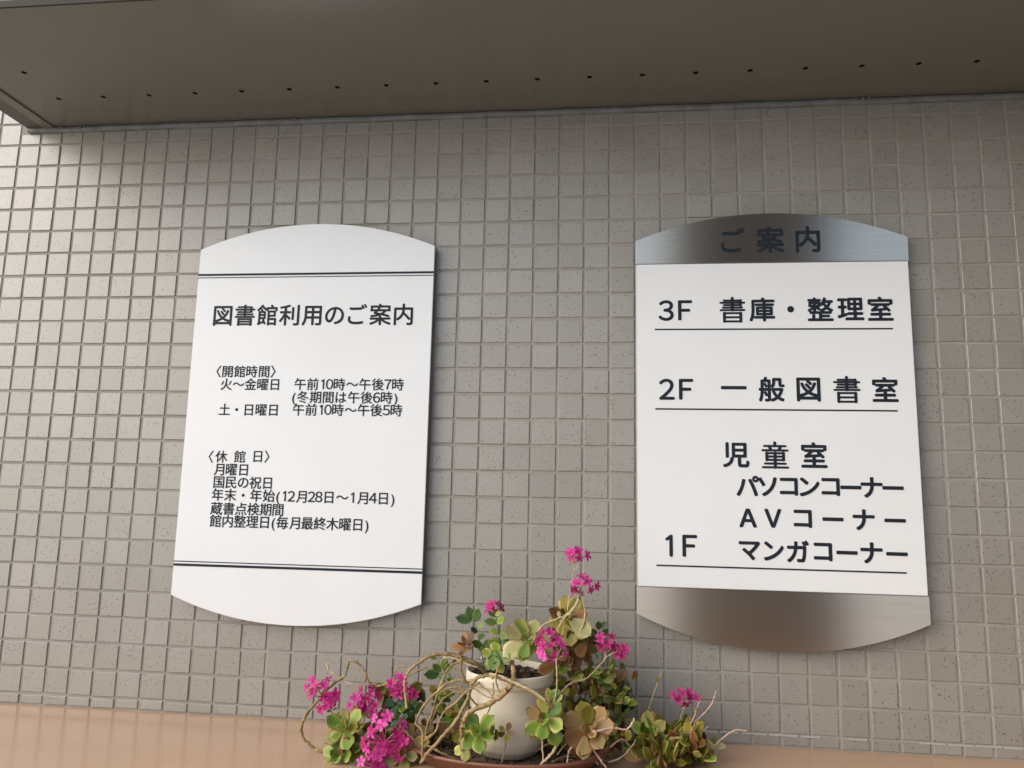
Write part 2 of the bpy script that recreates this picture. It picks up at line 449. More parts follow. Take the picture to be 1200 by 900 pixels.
FULL_H = .93
def adv(ch):
    if ch in '0123456789': return .55
    if ch in '()': return .42
    if ch in '〈〉': return .48
    if ch == ' ': return .5
    return 1.0
def text_fit(s, pl, pr, Y, parent, hpx=None, bold=.008, size=None, names='lettering'):
    """a line of text between photo points pl and pr (ends of its centre line)"""
    A, B = at(*pl, Y), at(*pr, Y)
    zc = (A.z+B.z)/2; tot = sum(adv(c_) for c_ in s)
    em = (B.x-A.x)/tot; size = size or em
    x = A.x; loops = []
    for ch in s:
        w_ = adv(ch)*em
        if ch != ' ':
            L, mn, mx = glyph(ch, bold)
            cx = (mn[0]+mx[0])/2
            sc = size*.98
            # CJK glyph boxes span y -0.12 .. 0.88 of the em; keep each character where its box has it
            sy = .38 if adv(ch) == 1.0 or ch in '()〈〉' else (mn[1]+mx[1])/2
            if adv(ch) == 1.0 and ch not in '〜～・': cx = .5*(cx+.5) if False else cx
            for lp in L:
                q = (lp - np.array([cx, sy]))*sc
                if adv(ch) < 1 and ch in '0123456789': q = q*1.03
                loops.append([(x + w_/2 + p[0], zc + p[1]) for p in q])
        x += w_
    return loops_to_mesh(names, loops, Y, parent)
def text_at(items, Y, parent, size, bold, wfac=1.0, fixed=None):
    """characters each at its own photo point (centre of the character)"""
    zs = [at(px, py, Y).z for _, px, py in items]; zc = sum(zs)/len(zs)
    for (ch, px, py) in items:
        P = at(px, py, Y); L, mn, mx = glyph(ch, bold)
        cx, cy = (mn[0]+mx[0])/2, (mn[1]+mx[1])/2
        if ch in 'ーー一・': cy = .38 if ch != 'ー' else cy
        loops = []
        for lp in L:
            q = (lp-np.array([cx, cy]))*size
            loops.append([(P.x + p[0]*wfac, P.z + p[1]) for p in q])
        loops_to_mesh('letter', loops, Y, parent)
def rule(parent, x0, x1, z, h, Y):
    return box('rule_line', x0, x1, Y-.0006, Y-.00005, z-h/2, z+h/2, m_ink, parent)

def dome_outline(x0, x1, zt, zb, ztc, zbc, n=40):
    """barrel-ended plate: straight sides, shallow arcs on top and bottom"""
    def arc(za, zc):
        s_ = abs(zc-za); h = (x1-x0)/2; R = (h*h+s_*s_)/(2*s_); out = []
        for k in range(n+1):
            x = x0+(x1-x0)*k/n; d = x-(x0+x1)/2
            out.append((x, math.sqrt(R*R-d*d)-(R-s_)))
        return out
    top = [(x, zt+d) for x, d in arc(zt, ztc)]
    bot = [(x, zb-d) for x, d in arc(zb, zbc)]
    return top, bot
def plate(name, pts, yf, yb, mat_f, parent, mat_s=None, bev=.0008):
    bm = bmesh.new()
    f = [bm.verts.new((x, yf, z)) for x, z in pts]; face = bm.faces.new(f)
    bm.normal_update()
    if face.normal.y > 0: face.normal_flip()
    r = bmesh.ops.extrude_face_region(bm, geom=[face])
    for v in [g for g in r['geom'] if isinstance(g, bmesh.types.BMVert)]: v.co.y = yb
    bmesh.ops.recalc_face_normals(bm, faces=bm.faces)
    es = [e for e in bm.edges if all(abs(v.co.y-yf) < 1e-6 for v in e.verts)]
    bmesh.ops.bevel(bm, geom=es, offset=bev, segments=2, affect='EDGES')
    me = bpy.data.meshes.new(name); bm.to_mesh(me); bm.free()
    me.materials.append(mat_f)
    if mat_s:
        me.materials.append(mat_s)
        for p in me.polygons:
            if abs(p.normal.y) < .3: p.material_index = 1
    o = bpy.data.objects.new(name, me); C.objects.link(o); o.parent = parent
    o.matrix_parent_inverse = Matrix.Translation(parent.location).inverted()
    return o

# ------------------------------------------------------------------ left sign: library hours
LX0, LX1 = .4575, .9525; YL = -.020
sl = tag(empty('notice_board', ((LX0+LX1)/2, 0, -.6)), 'all-white notice board with domed top and bottom giving library opening hours in small black text', 'sign')
top, bot = dome_outline(LX0, LX1, -.2545, -.9495, -.2035, -.998)
plate('board', top + bot[::-1], YL, YL+.0055, m_white, sl, m_side)
for x in (.52, .89):
    for z in (-.33, -.87): box('spacer', x-.02, x+.02, YL+.0056, .004, z-.02, z+.02, m_side, sl)
rule(sl, LX0+.0005, LX1-.0005, -.3090, .0042, YL); rule(sl, LX0+.0005, LX1-.0005, -.3152, .0016, YL)
rule(sl, LX0+.0005, LX1-.0005, -.8855, .0018, YL); rule(sl, LX0+.0005, LX1-.0005, -.8920, .0046, YL)
Z1 = lambda x, y: (190+x/3.529, 250+y/3.529)
Z2 = lambda x, y: (190+x/3.529, 500+y/3.529)
text_fit('図書館利用のご案内', Z1(206, 421), Z1(1046, 419), YL, sl, bold=.016)
sm = .0262; kw = dict(size=sm, bold=.013)
text_fit('〈開館時間〉', Z1(222, 654), Z1(472, 654), YL, sl, **kw)
text_fit('火～金曜日', Z1(241, 707), Z1(492, 707), YL, sl, **kw)
text_fit('午前10時～午後7時', Z1(545, 707), Z1(1002, 707), YL, sl, **kw)
text_fit('(冬期間は午後6時)', Z1(534, 761), Z1(978, 761), YL, sl, **kw)
text_fit('土・日曜日', Z1(233, 812), Z1(486, 812), YL, sl, **kw)
text_fit('午前10時～午後5時', Z1(538, 813), Z1(996, 813), YL, sl, **kw)
text_at([('〈', *Z2(202, 124)), ('休', *Z2(245, 124)), ('館', *Z2(321, 124)), ('日', *Z2(396, 124)), ('〉', *Z2(434, 124))], YL, sl, sm*.98, .010)
text_fit('月曜日', Z2(211, 177), Z2(363, 177), YL, sl, **kw)
text_fit('国民の祝日', Z2(210, 230), Z2(462, 231), YL, sl, **kw)
text_fit('年末・年始(12月28日～1月4日)', Z2(203, 285), Z2(966, 293), YL, sl, **kw)
text_fit('蔵書点検期間', Z2(200, 340), Z2(505, 341), YL, sl, **kw)
text_fit('館内整理日(毎月最終木曜日)', Z2(195, 394), Z2(858, 401), YL, sl, **kw)

# ------------------------------------------------------------------ right sign: floor guide
RX0, RX1 = 1.3495, 1.8515; YB = -.021; YW = -.0245
sr = tag(empty('floor_guide', ((RX0+RX1)/2, 0, -.6)), 'floor guide with domed brushed steel ends and white middle listing 3F, 2F and 1F', 'sign')
top, bot = dome_outline(RX0, RX1, -.2515, -.951, -.2005, -1.0075)
ZT, ZB = -.2985, -.9035
plate('steel_cap', top + [(RX1, ZT+.0006), (RX0, ZT+.0006)], YB, YB+.0065, m_steel, sr, m_steelside)
plate('steel_cap', [(RX0, ZB-.0006), (RX1, ZB-.0006)] + bot[::-1], YB, YB+.0065, m_steel, sr, m_steelside)
plate('white_panel', [(RX0+.0018, ZT-.0006), (RX1-.0018, ZT-.0006), (RX1-.0018, ZB+.0006), (RX0+.0018, ZB+.0006)], YB-.0002, YB+.0063, m_white, sr, m_steelside)
box('steel_frame', RX0, RX1, YB+.0066, YB+.009, ZB-.002, ZT+.002, m_steelside, sr)
for x in (1.42, 1.78):
    for z in (-.31, -.9): box('spacer', x-.02, x+.02, YB+.0091, .004, z-.02, z+.02, m_side, sr)
YW = YB-.0002
Y1 = lambda x, y: (730+x/3.243, 240+y/3.243)
Y2 = lambda x, y: (730+x/3.243, 500+y/3.243)
K = .0500; KB = .024
text_at([('ご', *Y1(417, 134)), ('案', *Y1(559, 133)), ('内', *Y1(702, 131))], YB, sr, .0535, KB)
text_at([('3', *Y1(164, 402)), ('F', *Y1(236, 401))], YW, sr, .0510, .018)
text_at([('書', *Y1(416, 399)), ('庫', *Y1(529, 398)), ('・', *Y1(637, 397)), ('整', *Y1(750, 397)), ('理', *Y1(865, 396)), ('室', *Y1(978, 395))], YW, sr, K*.97, KB)
text_at([('2', *Y1(167, 701)), ('F', *Y1(240, 701))], YW, sr, .0510, .018)
text_at([('一', *Y1(421, 696)), ('般', *Y1(565, 701)), ('図', *Y1(705, 702)), ('書', *Y1(851, 702)), ('室', *Y1(996, 702))], YW, sr, K*.97, KB)
text_at([('児', *Y2(430, 107)), ('童', *Y2(578, 108)), ('室', *Y2(726, 108))], YW, sr, K*.98, KB)
kt = .0425
def kata(items): return text_at(items, YW, sr, kt, .030)
kata([('パ', *Y2(474, 225)), ('ソ', *Y2(550, 228)), ('コ', *Y2(630, 228)), ('ン', *Y2(709, 229)), ('コ', *Y2(789, 229)), ('ー', *Y2(866, 231)), ('ナ', *Y2(945, 231)), ('ー', *Y2(1026, 233))])
kata([('A', *Y2(475, 347)), ('V', *Y2(570, 348)), ('コ', *Y2(683, 350)), ('ー', *Y2(798, 352)), ('ナ', *Y2(915, 354)), ('ー', *Y2(1034, 357))])
kata([('マ', *Y2(481, 471)), ('ン', *Y2(573, 473)), ('ガ', *Y2(665, 474)), ('コ', *Y2(760, 476)), ('ー', *Y2(851, 479)), ('ナ', *Y2(945, 480)), ('ー', *Y2(1041, 484))])
text_at([('1', *Y2(175, 452)), ('F', *Y2(254, 453))], YW, sr, .0510, .018)
for z in (-.4275, -.5795, -.865): rule(sr, 1.3848, 1.8160, z, .0027, YW)

# ------------------------------------------------------------------ pot and tray
m_pot, t, b = mat('cream_glazed_pot', (.74,.68,.56), .35)
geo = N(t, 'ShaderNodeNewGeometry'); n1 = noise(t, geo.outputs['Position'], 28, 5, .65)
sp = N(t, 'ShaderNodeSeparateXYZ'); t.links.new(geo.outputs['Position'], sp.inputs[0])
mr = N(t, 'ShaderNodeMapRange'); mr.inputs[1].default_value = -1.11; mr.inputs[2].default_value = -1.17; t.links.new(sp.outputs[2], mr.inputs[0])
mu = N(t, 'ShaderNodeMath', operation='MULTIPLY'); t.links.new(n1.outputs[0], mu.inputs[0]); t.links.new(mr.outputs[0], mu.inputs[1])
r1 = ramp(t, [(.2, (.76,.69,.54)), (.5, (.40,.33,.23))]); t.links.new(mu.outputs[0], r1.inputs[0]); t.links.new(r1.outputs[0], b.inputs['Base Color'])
m_terra, t, b = mat('brown_terracotta', (.22,.09,.055), .45)
m_soil, t, b = mat('dark_soil', (.03,.02,.014), .95)
m_perl, t, b = mat('white_pebble', (.75,.74,.7), .7)

def crease(bm, ang=.42):
    bm.normal_update()
    for e in bm.edges:
        if len(e.link_faces) == 2 and e.calc_face_angle(0) > ang: e.smooth = False
def lathe(bm, prof, cx, cy, sx=1, sy=1, n=64):
    rings = []
    for r, z in prof:
        rings.append([bm.verts.new((cx+r*sx*math.cos(2*PI*k/n), cy+r*sy*math.sin(2*PI*k/n), z)) for k in range(n)])
    for a, b_ in zip(rings, rings[1:]):
        for k in range(n): bm.faces.new((a[k], a[(k+1) % n], b_[(k+1) % n], b_[k]))
    return rings
PX, PY = 1.134, -.135
pot = tag(empty('flower_pot', (PX, PY, LZ+.009)), 'cream round flower pot standing in the brown tray between the signs', 'flower pot')
prof = [(0, LZ+.0095), (.042, LZ+.0095), (.048, LZ+.012), (.0565, LZ+.023), (.0615, LZ+.036), (.0645, LZ+.055), (.0655, LZ+.0835), (.0648, LZ+.0838), (.0648, LZ+.0846), (.0655, LZ+.0849),
        (.0656, LZ+.0895), (.0649, LZ+.0898), (.0649, LZ+.0906), (.0656, LZ+.0909), (.0665, LZ+.112), (.0668, LZ+.1185), (.0662, LZ+.1190), (.0664, LZ+.1200), (.0720, LZ+.1215), (.0732, LZ+.124), (.0736, LZ+.134), (.0730, LZ+.1385), (.0712, LZ+.140), (.0692, LZ+.1385),
        (.0680, LZ+.133), (.0670, LZ+.126), (.064, LZ+.11)]
bm = bmesh.new(); rg = lathe(bm, prof, PX, PY); bmesh.ops.remove_doubles(bm, verts=rg[0], dist=1e-6); crease(bm, .12)
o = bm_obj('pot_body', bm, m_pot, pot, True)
def soil_mesh(name, cx, cy, sx, sy, z, parent, lumps, seed, hgt=.004, rsz=(.002, .005)):
    rs = random.Random(seed); bm = bmesh.new(); n = 26
    cen = bm.verts.new((cx, cy, z+hgt)); prev = None
    for q in range(1, 8):
        ring = [bm.verts.new((cx+sx*q/7*math.cos(2*PI*k/n), cy+sy*q/7*math.sin(2*PI*k/n), z+hgt*(1-(q/7)**2)+rs.gauss(0, .0012))) for k in range(n)]
        for k in range(n):
            if prev: bm.faces.new((prev[k], ring[k], ring[(k+1) % n], prev[(k+1) % n]))
            else: bm.faces.new((cen, ring[k], ring[(k+1) % n]))
        prev = ring
    for i in range(lumps):
        a, r = rs.uniform(0, 2*PI), math.sqrt(rs.random())*.93
        g = bmesh.ops.create_icosphere(bm, subdivisions=1, radius=rs.uniform(*rsz), matrix=Matrix.Translation((cx+sx*r*math.cos(a), cy+sy*r*math.sin(a), z+hgt*(1-r*r)+.001)) @ Matrix.Diagonal((rs.uniform(.7,1.6), rs.uniform(.7,1.3), rs.uniform(.5,1), 1)))
        for v in g['verts']: v.co += Vector([rs.gauss(0, .0005) for _ in range(3)])
    return tag(bm_obj(name, bm, m_soil, parent), kind='stuff')
m_soil2, t, b = mat('bark_soil', (.05,.03,.02), .9)
oi = N(t, 'ShaderNodeNewGeometry'); rr = ramp(t, [(0, (.018,.011,.008)), (.6, (.05,.032,.022)), (.93, (.12,.08,.055)), (1, (.3,.25,.2))]); t.links.new(oi.outputs['Random Per Island'], rr.inputs[0]); t.links.new(rr.outputs[0], b.inputs['Base Color'])
m_soil = m_soil2
soil_mesh('soil', PX, PY, .0675, .0675, LZ+.128, pot, 330, 4)
for px, py, r in ((574, 757, .0055), (566, 771, .004)):
    bm = bmesh.new(); bmesh.ops.create_icosphere(bm, subdivisions=2, radius=r, matrix=Matrix.Translation(at(px, py, -.105)) @ Matrix.Diagonal((1.2, 1, .8, 1)))
    bm_obj('pebble', bm, m_perl, pot, True)

TX, TY = 1.130, -.133
tray = tag(empty('plant_tray', (TX, TY, LZ)), 'oval brown terracotta tray under the cream pot', 'tray')
tp = [(0, .0012), (.80, .0012), (.86, .003), (.97, .021), (1.0, .0225), (1.0, .026), (.975, .0268), (.95, .024), (.85, .0085), (.80, .0070), (0, .0070)]
bm = bmesh.new(); lathe(bm, [(r, LZ+z) for r, z in tp], TX, TY, .172, .117, 96); bmesh.ops.remove_doubles(bm, verts=bm.verts, dist=1e-6)
bmesh.ops.recalc_face_normals(bm, faces=bm.faces)
bm_obj('tray_body', bm, m_terra, tray, True)
soil_mesh('soil', TX, TY, .142, .095, LZ+.0075, tray, 420, 9, .0015, (.0018, .0045))

# ------------------------------------------------------------------ plants
def leaf_mat(name, c_in, c_edge, rough=.38, sss=.0):
    m, t, b = mat(name, c_in, rough, 0, .45)
    uv = N(t, 'ShaderNodeUVMap'); s = N(t, 'ShaderNodeSeparateXYZ'); t.links.new(uv.outputs[0], s.inputs[0])
    oi = N(t, 'ShaderNodeObjectInfo')
    geo = N(t, 'ShaderNodeNewGeometry'); nz = noise(t, geo.outputs['Position'], 70, 3)
    a = N(t, 'ShaderNodeMath', operation='MULTIPLY_ADD'); t.links.new(nz.outputs[0], a.inputs[0]); a.inputs[1].default_value = .5; t.links.new(s.outputs[0], a.inputs[2])
    a2 = N(t, 'ShaderNodeMath', operation='MULTIPLY_ADD'); t.links.new(oi.outputs['Random'], a2.inputs[0]); a2.inputs[1].default_value = .35; t.links.new(a.outputs[0], a2.inputs[2])
    r = ramp(t, [(.55, c_in), (1.15 if False else 1.0, c_edge)]); t.links.new(a2.outputs[0], r.inputs[0])
    hs = N(t, 'ShaderNodeHueSaturation'); t.links.new(r.outputs[0], hs.inputs['Color'])
    mr = N(t, 'ShaderNodeMapRange'); mr.inputs[3].default_value = .72; mr.inputs[4].default_value = 1.3; t.links.new(oi.outputs['Random'], mr.inputs[0]); t.links.new(mr.outputs[0], hs.inputs['Value'])
    t.links.new(hs.outputs[0], b.inputs['Base Color'])
    # thin leaf: a little light comes through
    tr = N(t, 'ShaderNodeBsdfTranslucent'); t.links.new(hs.outputs[0], tr.inputs[0]); mx = N(t, 'ShaderNodeMixShader'); mx.inputs[0].default_value = .28
    t.links.new(b.outputs[0], mx.inputs[1]); t.links.new(tr.outputs[0], mx.inputs[2]); t.links.new(mx.outputs[0], t.nodes['Material Output'].inputs[0])
    bump(t, b, nz.outputs[0], .25, .001)
    return m
LM = {
 'green': leaf_mat('leaf_green', (.12,.24,.028), (.30,.34,.07)),
 'bright': leaf_mat('leaf_bright_green', (.22,.36,.04), (.55,.50,.16)),
 'yellow': leaf_mat('leaf_yellow_green', (.36,.37,.12), (.55,.48,.24)),
 'olive': leaf_mat('leaf_olive', (.25,.26,.035), (.44,.32,.08)),
 'brown': leaf_mat('leaf_brown', (.20,.10,.035), (.34,.17,.065)),
 'tan': leaf_mat('leaf_tan', (.42,.30,.11), (.52,.30,.14)),
 'dark': leaf_mat('leaf_dark_green', (.055,.12,.03), (.11,.18,.05)),
 'blue': leaf_mat('leaf_blue_green', (.06,.15,.085), (.12,.22,.12)),
}
def leaf_mesh(kind, seed):
    """fleshy leaf along +y, face +z, unit length"""
    rs = random.Random(seed)
    nu, nv = 5, 8
    W = {'round': .74, 'long': .40, 'oval': .56}[kind]
    cup, bend = rs.uniform(.05, .16), rs.uniform(-.10, .22)
    tw = rs.uniform(-.2, .2)
    bm = bmesh.new(); uvl = bm.loops.layers.uv.new('UVMap')
    def width(v):
        if kind == 'round': return W/2*(.16*(1-v)+math.sin(PI*min(1, v**1.15))**.62*(.35+.65*v**.6)) if v < 1 else 0.02
        if kind == 'long': return W/2*(.2*(1-v)+math.sin(PI*v**.95)**.7) if v < 1 else 0.01
        return W/2*(.12*(1-v)+math.sin(PI*v)**.65) if v < 1 else 0.015
    top, botm = [], []
    for j in range(nv+1):
        v = j/nv; w_ = width(v if v < 1 else .999); rt_, rb = [], []
        for i in range(nu+1):
            u = i/nu*2-1
            x = u*w_*(1+.03*math.sin(9*v+seed)); y = v - .05*u*u*(v > .8)
            z = cup*(u*u)*w_*1.6 + bend*v*v + tw*x*v
            th = .045*(1-u*u)*(math.sin(PI*min(.98, v*.96+.03)))**.5 + .012
            rt_.append((bm.verts.new((x, y, z+th*.3)), (abs(u)*.6+max(0, v-.75)*1.2, v))); rb.append((bm.verts.new((x, y, z-th)), (abs(u)*.6+max(0, v-.75)*1.2, v)))
        top.append(rt_); botm.append(rb)
    def q(a, b_, c_, d):
        f = bm.faces.new((a[0], b_[0], c_[0], d[0])); f.smooth = True
        for l, s in zip(f.loops, (a, b_, c_, d)): l[uvl].uv = s[1]
    for j in range(nv):
        for i in range(nu):
            q(top[j][i], top[j][i+1], top[j+1][i+1], top[j+1][i]); q(botm[j][i+1], botm[j][i], botm[j+1][i], botm[j+1][i+1])
        q(botm[j][0], top[j][0], top[j+1][0], botm[j+1][0]); q(top[j][nu], botm[j][nu], botm[j+1][nu], top[j+1][nu])
    for i in range(nu):
        q(top[nv][i], top[nv][i+1], botm[nv][i+1], botm[nv][i]); q(top[0][i+1], top[0][i], botm[0][i], botm[0][i+1])
    me = bpy.data.meshes.new('leaf'); bm.to_mesh(me); bm.free(); me.materials.append(LM['green']); return me
LEAF = {k: [leaf_mesh(k, s) for s in range(1, 5)] for k in ('round', 'long', 'oval')}
rl = random.Random(21)
def leaf(plant, P, d, nrm, L, kind='round', m='green', wid=1.0):
    d = d.normalized(); x = d.cross(nrm); x = x.normalized() if x.length > 1e-5 else d.orthogonal().normalized(); z = x.cross(d)
    M = Matrix(((x.x, d.x, z.x, P.x), (x.y, d.y, z.y, P.y), (x.z, d.z, z.z, P.z), (0, 0, 0, 1))) @ Matrix.Diagonal((L*wid, L, L, 1))
    return link('leaf', rl.choice(LEAF[kind]), LM[m], plant, M)
def rosette(plant, px, py, Y, R, n, mats, kind='round', axis=(.0, -.75, .6), inner=True, tilt=(62, 88), start=None, wid=1.0):
    """R in photo pixels; leaves round an axis"""
    P = at(px, py, Y); s = (P-CAM).length/FPX
    ax = Vector(axis).normalized(); u = ax.orthogonal().normalized(); v = ax.cross(u)
    a0 = rl.uniform(0, 6.28) if start is None else start
    for k in range(n):
        a = a0 + 2*PI*k/n + rl.gauss(0, .13); rad = u*math.cos(a)+v*math.sin(a)
        tl = math.radians(rl.uniform(*tilt)); d = ax*math.cos(tl)+rad*math.sin(tl)
        leaf(plant, P + rad*.002 - ax*.003, d, ax*math.sin(tl)-rad*math.cos(tl), R*s*rl.uniform(.85, 1.1), kind, mats[k % len(mats)], wid)
    if inner:
        for k in range(max(3, n-2)):
            a = a0 + .5 + 2*PI*k/max(3, n-2) + rl.gauss(0, .15); rad = u*math.cos(a)+v*math.sin(a)
            tl = math.radians(rl.uniform(28, 52)); d = ax*math.cos(tl)+rad*math.sin(tl)
            leaf(plant, P + ax*.002, d, ax*math.sin(tl)-rad*math.cos(tl), R*s*rl.uniform(.45, .62), kind, mats[(k+1) % len(mats)], wid)
    return P
def catmull(pts, sub):
    out = []
    for i in range(len(pts)-1):
        p0, p1, p2, p3 = pts[max(0, i-1)], pts[i], pts[i+1], pts[min(len(pts)-1, i+2)]
        for k in range(sub):
            t_ = k/sub; out.append(.5*((2*p1)+(p2-p0)*t_+(2*p0-5*p1+4*p2-p3)*t_*t_+(3*p1-p0-3*p2+p3)*t_**3))
    out.append(pts[-1]); return out
def tube(bm, pts, r0, r1, n=8, knots=True):
    prev = None; N_ = len(pts); up = Vector((.3, .2, 1))
    nodes = [rl.random() < .13 for _ in pts]
    for i, p in enumerate(pts):
        t_ = (pts[min(i+1, N_-1)]-pts[max(i-1, 0)]).normalized()
        x = t_.cross(up).normalized(); y = t_.cross(x)
        r = r0+(r1-r0)*i/(N_-1); r *= 1+(.38 if (knots and nodes[i]) else 0)+rl.gauss(0, .05)
        ring = [bm.verts.new(p+(x*math.cos(2*PI*k/n)+y*math.sin(2*PI*k/n))*r) for k in range(n)]
        if prev:
            for k in range(n): bm.faces.new((prev[k], prev[(k+1) % n], ring[(k+1) % n], ring[k]))
        else: bm.faces.new(ring[::-1])
        prev = ring
    bm.faces.new(prev)
def stem_mat(name, a, b_):
    m, t, b = mat(name, a, .6)
    geo = N(t, 'ShaderNodeNewGeometry'); n1 = noise(t, geo.outputs['Position'], 45, 5, .65)
    r = ramp(t, [(.32, a), (.62, b_)]); t.links.new(n1.outputs[0], r.inputs[0]); t.links.new(r.outputs[0], b.inputs['Base Color'])
    n2 = noise(t, geo.outputs['Position'], 300, 3); bump(t, b, n2.outputs[0], .5, .0008)
    return m
SM = {'wood': stem_mat('woody_stem', (.15,.095,.04), (.40,.28,.12)), 'light': stem_mat('pale_stem', (.36,.25,.13), (.62,.50,.32)),
      'red': stem_mat('reddish_stem', (.28,.15,.09), (.45,.28,.18)), 'grn': stem_mat('green_stem', (.12,.20,.06), (.25,.30,.12)), 'pink': stem_mat('pinkish_stem', (.55,.33,.27), (.72,.54,.44))}
def stem(plant, pts, Y, r, m='wood', Y2=None, r2=None, name='stem', sub=7):
    """pts are photo pixels; Y runs from Y to Y2 (or one value per point)"""
    n = len(pts)
    Ys = Y if isinstance(Y, (list, tuple)) else [Y+((Y if Y2 is None else Y2)-Y)*i/(n-1) for i in range(n)]
    P = [at(p[0], p[1], yy) for p, yy in zip(pts, Ys)]
    bm = bmesh.new(); tube(bm, [p+Vector([rl.gauss(0, r*.13) for _ in range(3)]) for p in catmull(P, sub)], r*.78, (r2 if r2 else r*.72)*.74); return bm_obj(name, bm, SM[m], plant, True)
# flower: five pink pointed petals on a short tube
def flower_mesh(seed, npet=5):
    rs = random.Random(seed); bm = bmesh.new()
    for k in range(npet):
        a = 2*PI*k/npet+rs.gauss(0, .12); lift = rs.uniform(.1, .5); L = rs.uniform(.85, 1.1); W = rs.uniform(.25, .36)
        ca, sa = math.cos(a), math.sin(a)
        def P(r, w_, z): return bm.verts.new((r*ca-w_*sa, r*sa+w_*ca, z))
        rows = []
        for r, w_, z in ((.08, .08, 0), (.4, W*.85, lift*.2+.03), (.72, W, lift*.42), (.92, W*.55, lift*.5), (L*1.06, .02, lift*.45)):
            rows.append((P(r, -w_, z+w_*.35), P(r, 0, z-.02), P(r, w_, z+w_*.35)))
        for a_, b_ in zip(rows, rows[1:]):
            bm.faces.new((a_[0], a_[1], b_[1], b_[0])); bm.faces.new((a_[1], a_[2], b_[2], b_[1]))
    n = 6
    r0 = [bm.verts.new((.1*math.cos(2*PI*k/n), .1*math.sin(2*PI*k/n), .03)) for k in range(n)]
    r1_ = [bm.verts.new((.13*math.cos(2*PI*k/n), .13*math.sin(2*PI*k/n), -.55)) for k in range(n)]
    for k in range(n): bm.faces.new((r0[k], r0[(k+1) % n], r1_[(k+1) % n], r1_[k]))
    me = bpy.data.meshes.new('flower'); bm.to_mesh(me); bm.free()
    for p in me.polygons: p.use_smooth = True
    return me
def petal_mat(name, a, b_):
    m, t, b = mat(name, a, .5, 0, .3)
    oi = N(t, 'ShaderNodeObjectInfo'); tc = N(t, 'ShaderNodeTexCoord'); gl = N(t, 'ShaderNodeVectorMath', operation='LENGTH'); t.links.new(tc.outputs['Object'], gl.inputs[0])
    ad = N(t, 'ShaderNodeMath', operation='MULTIPLY_ADD'); t.links.new(oi.outputs['Random'], ad.inputs[0]); ad.inputs[1].default_value = .5
    ml = N(t, 'ShaderNodeMath', operation='MULTIPLY'); t.links.new(gl.outputs['Value'], ml.inputs[0]); ml.inputs[1].default_value = .5; t.links.new(ml.outputs[0], ad.inputs[2])
    r = ramp(t, [(.15, a), (.9, b_)]); t.links.new(ad.outputs[0], r.inputs[0]); t.links.new(r.outputs[0], b.inputs['Base Color'])
    tr = N(t, 'ShaderNodeBsdfTranslucent'); t.links.new(r.outputs[0], tr.inputs[0]); mx = N(t, 'ShaderNodeMixShader'); mx.inputs[0].default_value = .3
    t.links.new(b.outputs[0], mx.inputs[1]); t.links.new(tr.outputs[0], mx.inputs[2]); t.links.new(mx.outputs[0], t.nodes['Material Output'].inputs[0])
    return m
FM = {'mag': petal_mat('magenta_petal', (.44,.015,.17), (.76,.07,.37)), 'drk': petal_mat('dark_pink_petal', (.30,.012,.10), (.58,.05,.24)), 'brt': petal_mat('bright_pink_petal', (.64,.03,.31), (.88,.14,.54))}
FLO = []
for s in range(5):
    me = flower_mesh(s); me.materials.append(FM['mag']); FLO.append(me)
def flowers(plant, px, py, Y, rx, ry, n, m=('mag',), size=6.0, stalk='light', base=None):
    """a head of n small flowers; rx, ry in photo pixels; each flower is a piece of the head"""
    P = at(px, py, Y); s = (P-CAM).length/FPX
    B = at(*base, Y+.004) if base else P+Vector((0, .004, -ry*s*1.1))
    bm = bmesh.new(); spots = []
    for k in range(n):
        for _ in range(30):
            a, r = rl.uniform(0, 2*PI), math.sqrt(rl.random())
            Q = P + Vector((r*math.cos(a)*rx*s, rl.uniform(-1, 1)*min(rx, ry)*s*.6, r*math.sin(a)*ry*s))
            if all((Q-q).length > size*s*1.15 for q in spots): break
        spots.append(Q)
        mid = (Q+B)/2+Vector((0, .002, 0)); tube(bm, catmull([B, mid, Q+Vector((0, .004, -.003))], 3), .0008, .0007, 5, False)
    head = bm_obj('flower_cluster', bm, SM[stalk], plant, True)
    for Q in spots:
        out = (Q-P)+Vector((0, -.008, .003)); out = out.normalized()+Vector((rl.gauss(0, .25), -.55+rl.gauss(0, .25), .15+rl.gauss(0, .25))); out.normalize()
        M = Matrix.Translation(Q) @ out.to_track_quat('Z', 'Y').to_matrix().to_4x4() @ Matrix.Rotation(rl.uniform(0, 6), 4, 'Z') @ Matrix.Scale(size*s*rl.uniform(.8, 1.15), 4)
        o = bpy.data.objects.new('flower', rl.choice(FLO)); C.objects.link(o)
        o.material_slots[0].link = 'OBJECT'; o.material_slots[0].material = FM[rl.choice(m)]
        o.parent = head; o.matrix_parent_inverse = head_inv(head); o.matrix_basis = M
def head_inv(h):
    # world matrix of a part = parent translation * inverse * basis = identity for parts built in world coordinates
    return Matrix.Identity(4)
def scatter(plant, x0, x1, y0, y1, Ya, Yb, n, mats, kind='round', L=(10, 16), axis=(0, -.6, .7), spread=.8, wid=1.0):
    for _ in range(n):
        px, py, Y = rl.uniform(x0, x1), rl.uniform(y0, y1), rl.uniform(Ya, Yb); P = at(px, py, Y); s = (P-CAM).length/FPX
        if P.z < LZ+.012: P.z = LZ+.012+rl.random()*.01
        d = Vector(axis)+Vector([rl.gauss(0, spread) for _ in range(3)])
        if d.z < -.3 and P.z < LZ+.03: d.z = abs(d.z)
        leaf(plant, P, d, Vector((rl.gauss(0, .5), -1, .5+rl.gauss(0, .3))), rl.uniform(*L)*s, kind, rl.choice(mats), wid)

